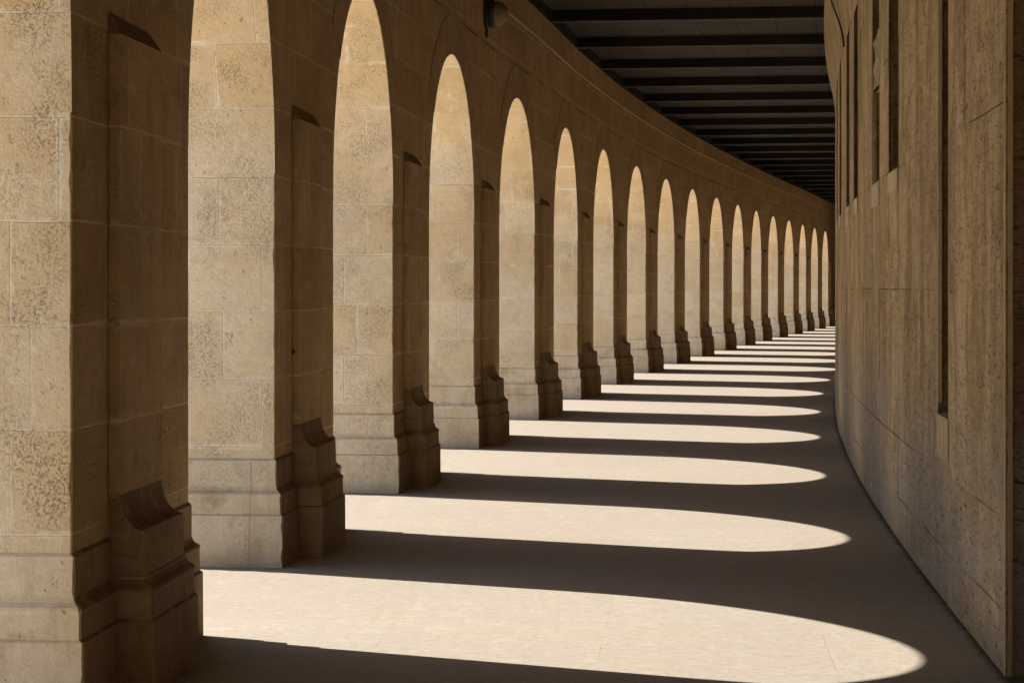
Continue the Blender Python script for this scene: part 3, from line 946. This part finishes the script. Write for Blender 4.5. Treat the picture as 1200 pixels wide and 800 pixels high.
# ------------------------------------------------------------------ floor and ground
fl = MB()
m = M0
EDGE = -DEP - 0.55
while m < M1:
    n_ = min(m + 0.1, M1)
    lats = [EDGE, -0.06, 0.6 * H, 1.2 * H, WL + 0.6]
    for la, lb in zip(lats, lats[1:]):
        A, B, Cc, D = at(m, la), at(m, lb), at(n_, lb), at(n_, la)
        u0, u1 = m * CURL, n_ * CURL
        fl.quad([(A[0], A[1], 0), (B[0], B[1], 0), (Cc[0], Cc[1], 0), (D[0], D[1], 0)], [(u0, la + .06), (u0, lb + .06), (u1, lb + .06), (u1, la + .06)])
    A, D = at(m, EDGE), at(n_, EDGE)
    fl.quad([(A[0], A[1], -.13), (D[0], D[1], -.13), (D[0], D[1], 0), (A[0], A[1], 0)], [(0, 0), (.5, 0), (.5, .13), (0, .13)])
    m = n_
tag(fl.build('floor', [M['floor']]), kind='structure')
g = MB()
G = 600.0
g.quad([(-G, -G, -.12), (G, -G, -.12), (G, G, -.12), (-G, G, -.12)], [(0, 0), (1, 0), (1, 1), (0, 1)])
tag(g.build('ground', [M['ground']]), kind='structure')
# unseen walls added to block light at both ends of the gallery
for nm, mm in (('light_block_wall', M0), ('light_block_wall', M1)):
    e = MB()
    for dz in (0, .3):
        A, B = at(mm, -DEP - .03), at(mm, WL + 2.0)
        e.quad([(A[0], A[1] + dz, 0), (B[0], B[1] + dz, 0), (B[0], B[1] + dz, 3.2 * H), (A[0], A[1] + dz, 3.2 * H)], [(0, 0), (4, 0), (4, 5), (0, 5)])
    tag(e.build(nm, [M['face']]), kind='structure')
bk = MB()
m = M0
while m < M1:
    n_ = min(m + 0.5, M1)
    A, B = at(m, WL + 1.95), at(n_, WL + 1.95)
    bk.quad([(A[0], A[1], -.1), (B[0], B[1], -.1), (B[0], B[1], 3.2 * H), (A[0], A[1], 3.2 * H)], [(0, 0), (1, 0), (1, 1), (0, 1)])
    m = n_
tag(bk.build('back_wall', [M['wall']]), kind='structure')

# ------------------------------------------------------------------ wall lamp and cable
LK = 3
def WP(k, s, q, z):
    t = tang(HD[k]); n = nrm(HD[k]); o = NEAR[k]
    return (o[0] + t[0] * s + n[0] * q, o[1] + t[1] * s + n[1] * q, z)
lp = empty('wall_lamp', WP(LK, WID * .40, 0, 2.73 * H), -HD[LK])
tag(lp, 'round unlit bulkhead lamp with dusty globe high on the left wall', 'wall lamp')
def lathe_wall(name, prof, mat, parent, k, s, z, n=24, dz=0.0):
    mb = MB()
    rows = []; uvs = []
    for r, q in prof:
        rows.append([WP(k, s + r * math.cos(2 * math.pi * i / n), q, z + r * math.sin(2 * math.pi * i / n)) for i in range(n)])
        uvs.append([(i / n, q) for i in range(n)])
    mb.grid(rows, uvs, closed=True)
    return mb.build(name, [mat], parent, smooth=True)
lz = 2.735 * H
LS = WID * .40
lathe_wall('backplate', [(0.001, .0), (.15, .0), (.15, .04), (.13, .055), (0.001, .055)], M['iron'], lp, LK, LS, lz)
lathe_wall('rim', [(.118, .05), (.142, .06), (.146, .09), (.130, .105), (.114, .095)], M['iron'], lp, LK, LS, lz)
lathe_wall('globe', [(.112, .06), (.124, .09)] + [(.13 * math.cos(a), .115 + .13 * math.sin(a)) for a in [i * math.pi / 20 for i in range(0, 10)]] + [(.001, .245)], M['globe'], lp, LK, LS, lz)
stub = MB()
for i in range(8):
    a, b = 2 * math.pi * i / 8, 2 * math.pi * (i + 1) / 8
    stub.quad([WP(LK, LS + .014 * math.cos(a), .02 + .014 * math.sin(a), lz - .14), WP(LK, LS + .014 * math.cos(b), .02 + .014 * math.sin(b), lz - .14),
               WP(LK, LS + .014 * math.cos(b), .02 + .014 * math.sin(b), lz - .24), WP(LK, LS + .014 * math.cos(a), .02 + .014 * math.sin(a), lz - .24)], [(0, 0)] * 4)
stub.build('conduit', [M['iron']], lp)

def tube(name, pts, r, mat, n=8):
    mb = MB(); rows = []; uvs = []
    for i, p in enumerate(pts):
        a = Vector(pts[max(i - 1, 0)]); b = Vector(pts[min(i + 1, len(pts) - 1)])
        d = (b - a).normalized()
        u = d.cross(Vector((1, 0.2, 0))).normalized(); v = d.cross(u)
        rows.append([tuple(Vector(p) + u * r * math.cos(2 * math.pi * j / n) + v * r * math.sin(2 * math.pi * j / n)) for j in range(n)])
        uvs.append([(j / n, i) for j in range(n)])
    mb.grid(rows, uvs, closed=True)
    return mb.build(name, [mat], smooth=True)
def covq(z):
    f = max(0.0, (z - 2.50 * H) / ((3.05 - 2.50) * H))
    return 0.004 + 0.088 * H * min(f, 1) ** 1.5
A, B = NICHE[0] - .01 / CURL, NICHE[1] + .02 / CURL
ns_ = MB()
for pts in ([wallpt(A, .005, .45 * H), wallpt(B, .005, .45 * H), wallpt(B, .005, .584 * H), wallpt(A, .005, .584 * H)],
            [wallpt(A, .005, .584 * H), wallpt(B, .005, .584 * H), wallpt(B, -.10, .590 * H), wallpt(A, -.10, .590 * H)],
            [wallpt(A, -.002, .45 * H), wallpt(A, .005, .45 * H), wallpt(A, .005, .584 * H), wallpt(A, -.002, .584 * H)],
            [wallpt(B, -.002, .45 * H), wallpt(B, .005, .45 * H), wallpt(B, .005, .584 * H), wallpt(B, -.002, .584 * H)]):
    ns_.quad(pts, [(ulen(A), .45 * H), (ulen(B), .45 * H), (ulen(B), .584 * H), (ulen(A), .584 * H)])
for mm, z0_, z1_ in ((NICHE[0] - .012 / CURL, .60 * H, 2.0 * H), (NICHE[1] + .006 / CURL, .62 * H, 2.0 * H)):
    ar = MB(); w_ = 0.016 / CURL; kk = 24
    for i in range(kk):
        za, zb = z0_ + (z1_ - z0_) * i / kk, z0_ + (z1_ - z0_) * (i + 1) / kk
        ar.quad([wallpt(mm - w_, .001, za), wallpt(mm + w_, .001, za), wallpt(mm + w_, .001, zb), wallpt(mm - w_, .001, zb)], [(0, za), (.05, za), (.05, zb), (0, zb)])
        for sg in (-1, 1):
            ar.quad([wallpt(mm + sg * w_, .001, za), wallpt(mm + sg * w_, -.02, za), wallpt(mm + sg * w_, -.02, zb), wallpt(mm + sg * w_, .001, zb)], [(0, za), (.05, za), (.05, zb), (0, zb)])
    ar.build('niche_edge', [M['fillet']], gw)
ns_.build('niche_sill', [M['fillet']], gw)
cp_ = []
ma, mb2 = m_at_depth(15.9 * H), m_at_depth(14.6 * H)
for i in range(25):
    f = i / 24
    z = (3.06 - 0.60 * f) * H
    mmm = ma + (mb2 - ma) * (0.5 - 0.5 * math.cos(math.pi * min(1, f * 1.0))) 
    cp_.append(wallpt(mmm, covq(z) + 0.014 + 0.02 * math.sin(math.pi * f), z))
tag(tube('cable', cp_, 0.009, M['rubber']), 'thin black cable hanging down the top of the streaked right wall', 'cable')

# ------------------------------------------------------------------ light
SUN_EL, T = R(41.3), -0.515
az_to = math.atan2(-1.0, -T)        # direction towards the sun, clockwise from +Y
w = bpy.data.worlds.new('World'); S.world = w; w.use_nodes = True
nt = w.node_tree; nt.nodes.clear()
sky = nt.nodes.new('ShaderNodeTexSky'); sky.sky_type = 'NISHITA'; sky.sun_disc = False
sky.sun_elevation = SUN_EL; sky.sun_rotation = az_to
sky.air_density = 1.0; sky.dust_density = 1.5; sky.ozone_density = 1.0
bg = nt.nodes.new('ShaderNodeBackground'); bg.inputs[1].default_value = 0.053
wo = nt.nodes.new('ShaderNodeOutputWorld')
nt.links.new(sky.outputs[0], bg.inputs[0]); nt.links.new(bg.outputs[0], wo.inputs[0])
sl = bpy.data.lights.new('sun', 'SUN'); sl.energy = 5.0; sl.angle = R(0.42); sl.color = (1.0, 0.93, 0.82)
so = bpy.data.objects.new('sun', sl); COL.objects.link(so)
d = Vector((math.cos(SUN_EL) * 1.0 / math.hypot(1, T), math.cos(SUN_EL) * T / math.hypot(1, T), -math.sin(SUN_EL)))
so.rotation_euler = d.to_track_quat('-Z', 'Y').to_euler()

# ------------------------------------------------------------------ camera
cam = bpy.data.cameras.new('camera'); co = bpy.data.objects.new('camera', cam); COL.objects.link(co)
co.location = (0, 0, H)
co.rotation_euler = (R(90) - 0.0038, 0, 0)
cam.sensor_width = 36.0; cam.lens = 36.0 * 2800 / 1200
cam.shift_y = -54.3 / 1200
cam.clip_start = 0.05; cam.clip_end = 2000
S.camera = co
vs = S.view_settings
vs.view_transform = 'Standard'; vs.look = 'None'; vs.gamma = 1.0; vs.use_curve_mapping = False
vs.exposure = 1.32
S.render.engine = 'CYCLES'
S.cycles.use_denoising = True
S.cycles.max_bounces = 10; S.cycles.diffuse_bounces = 8
S.cycles.sample_clamp_indirect = 0
S.cycles.use_adaptive_sampling = True; S.cycles.adaptive_threshold = 0.01
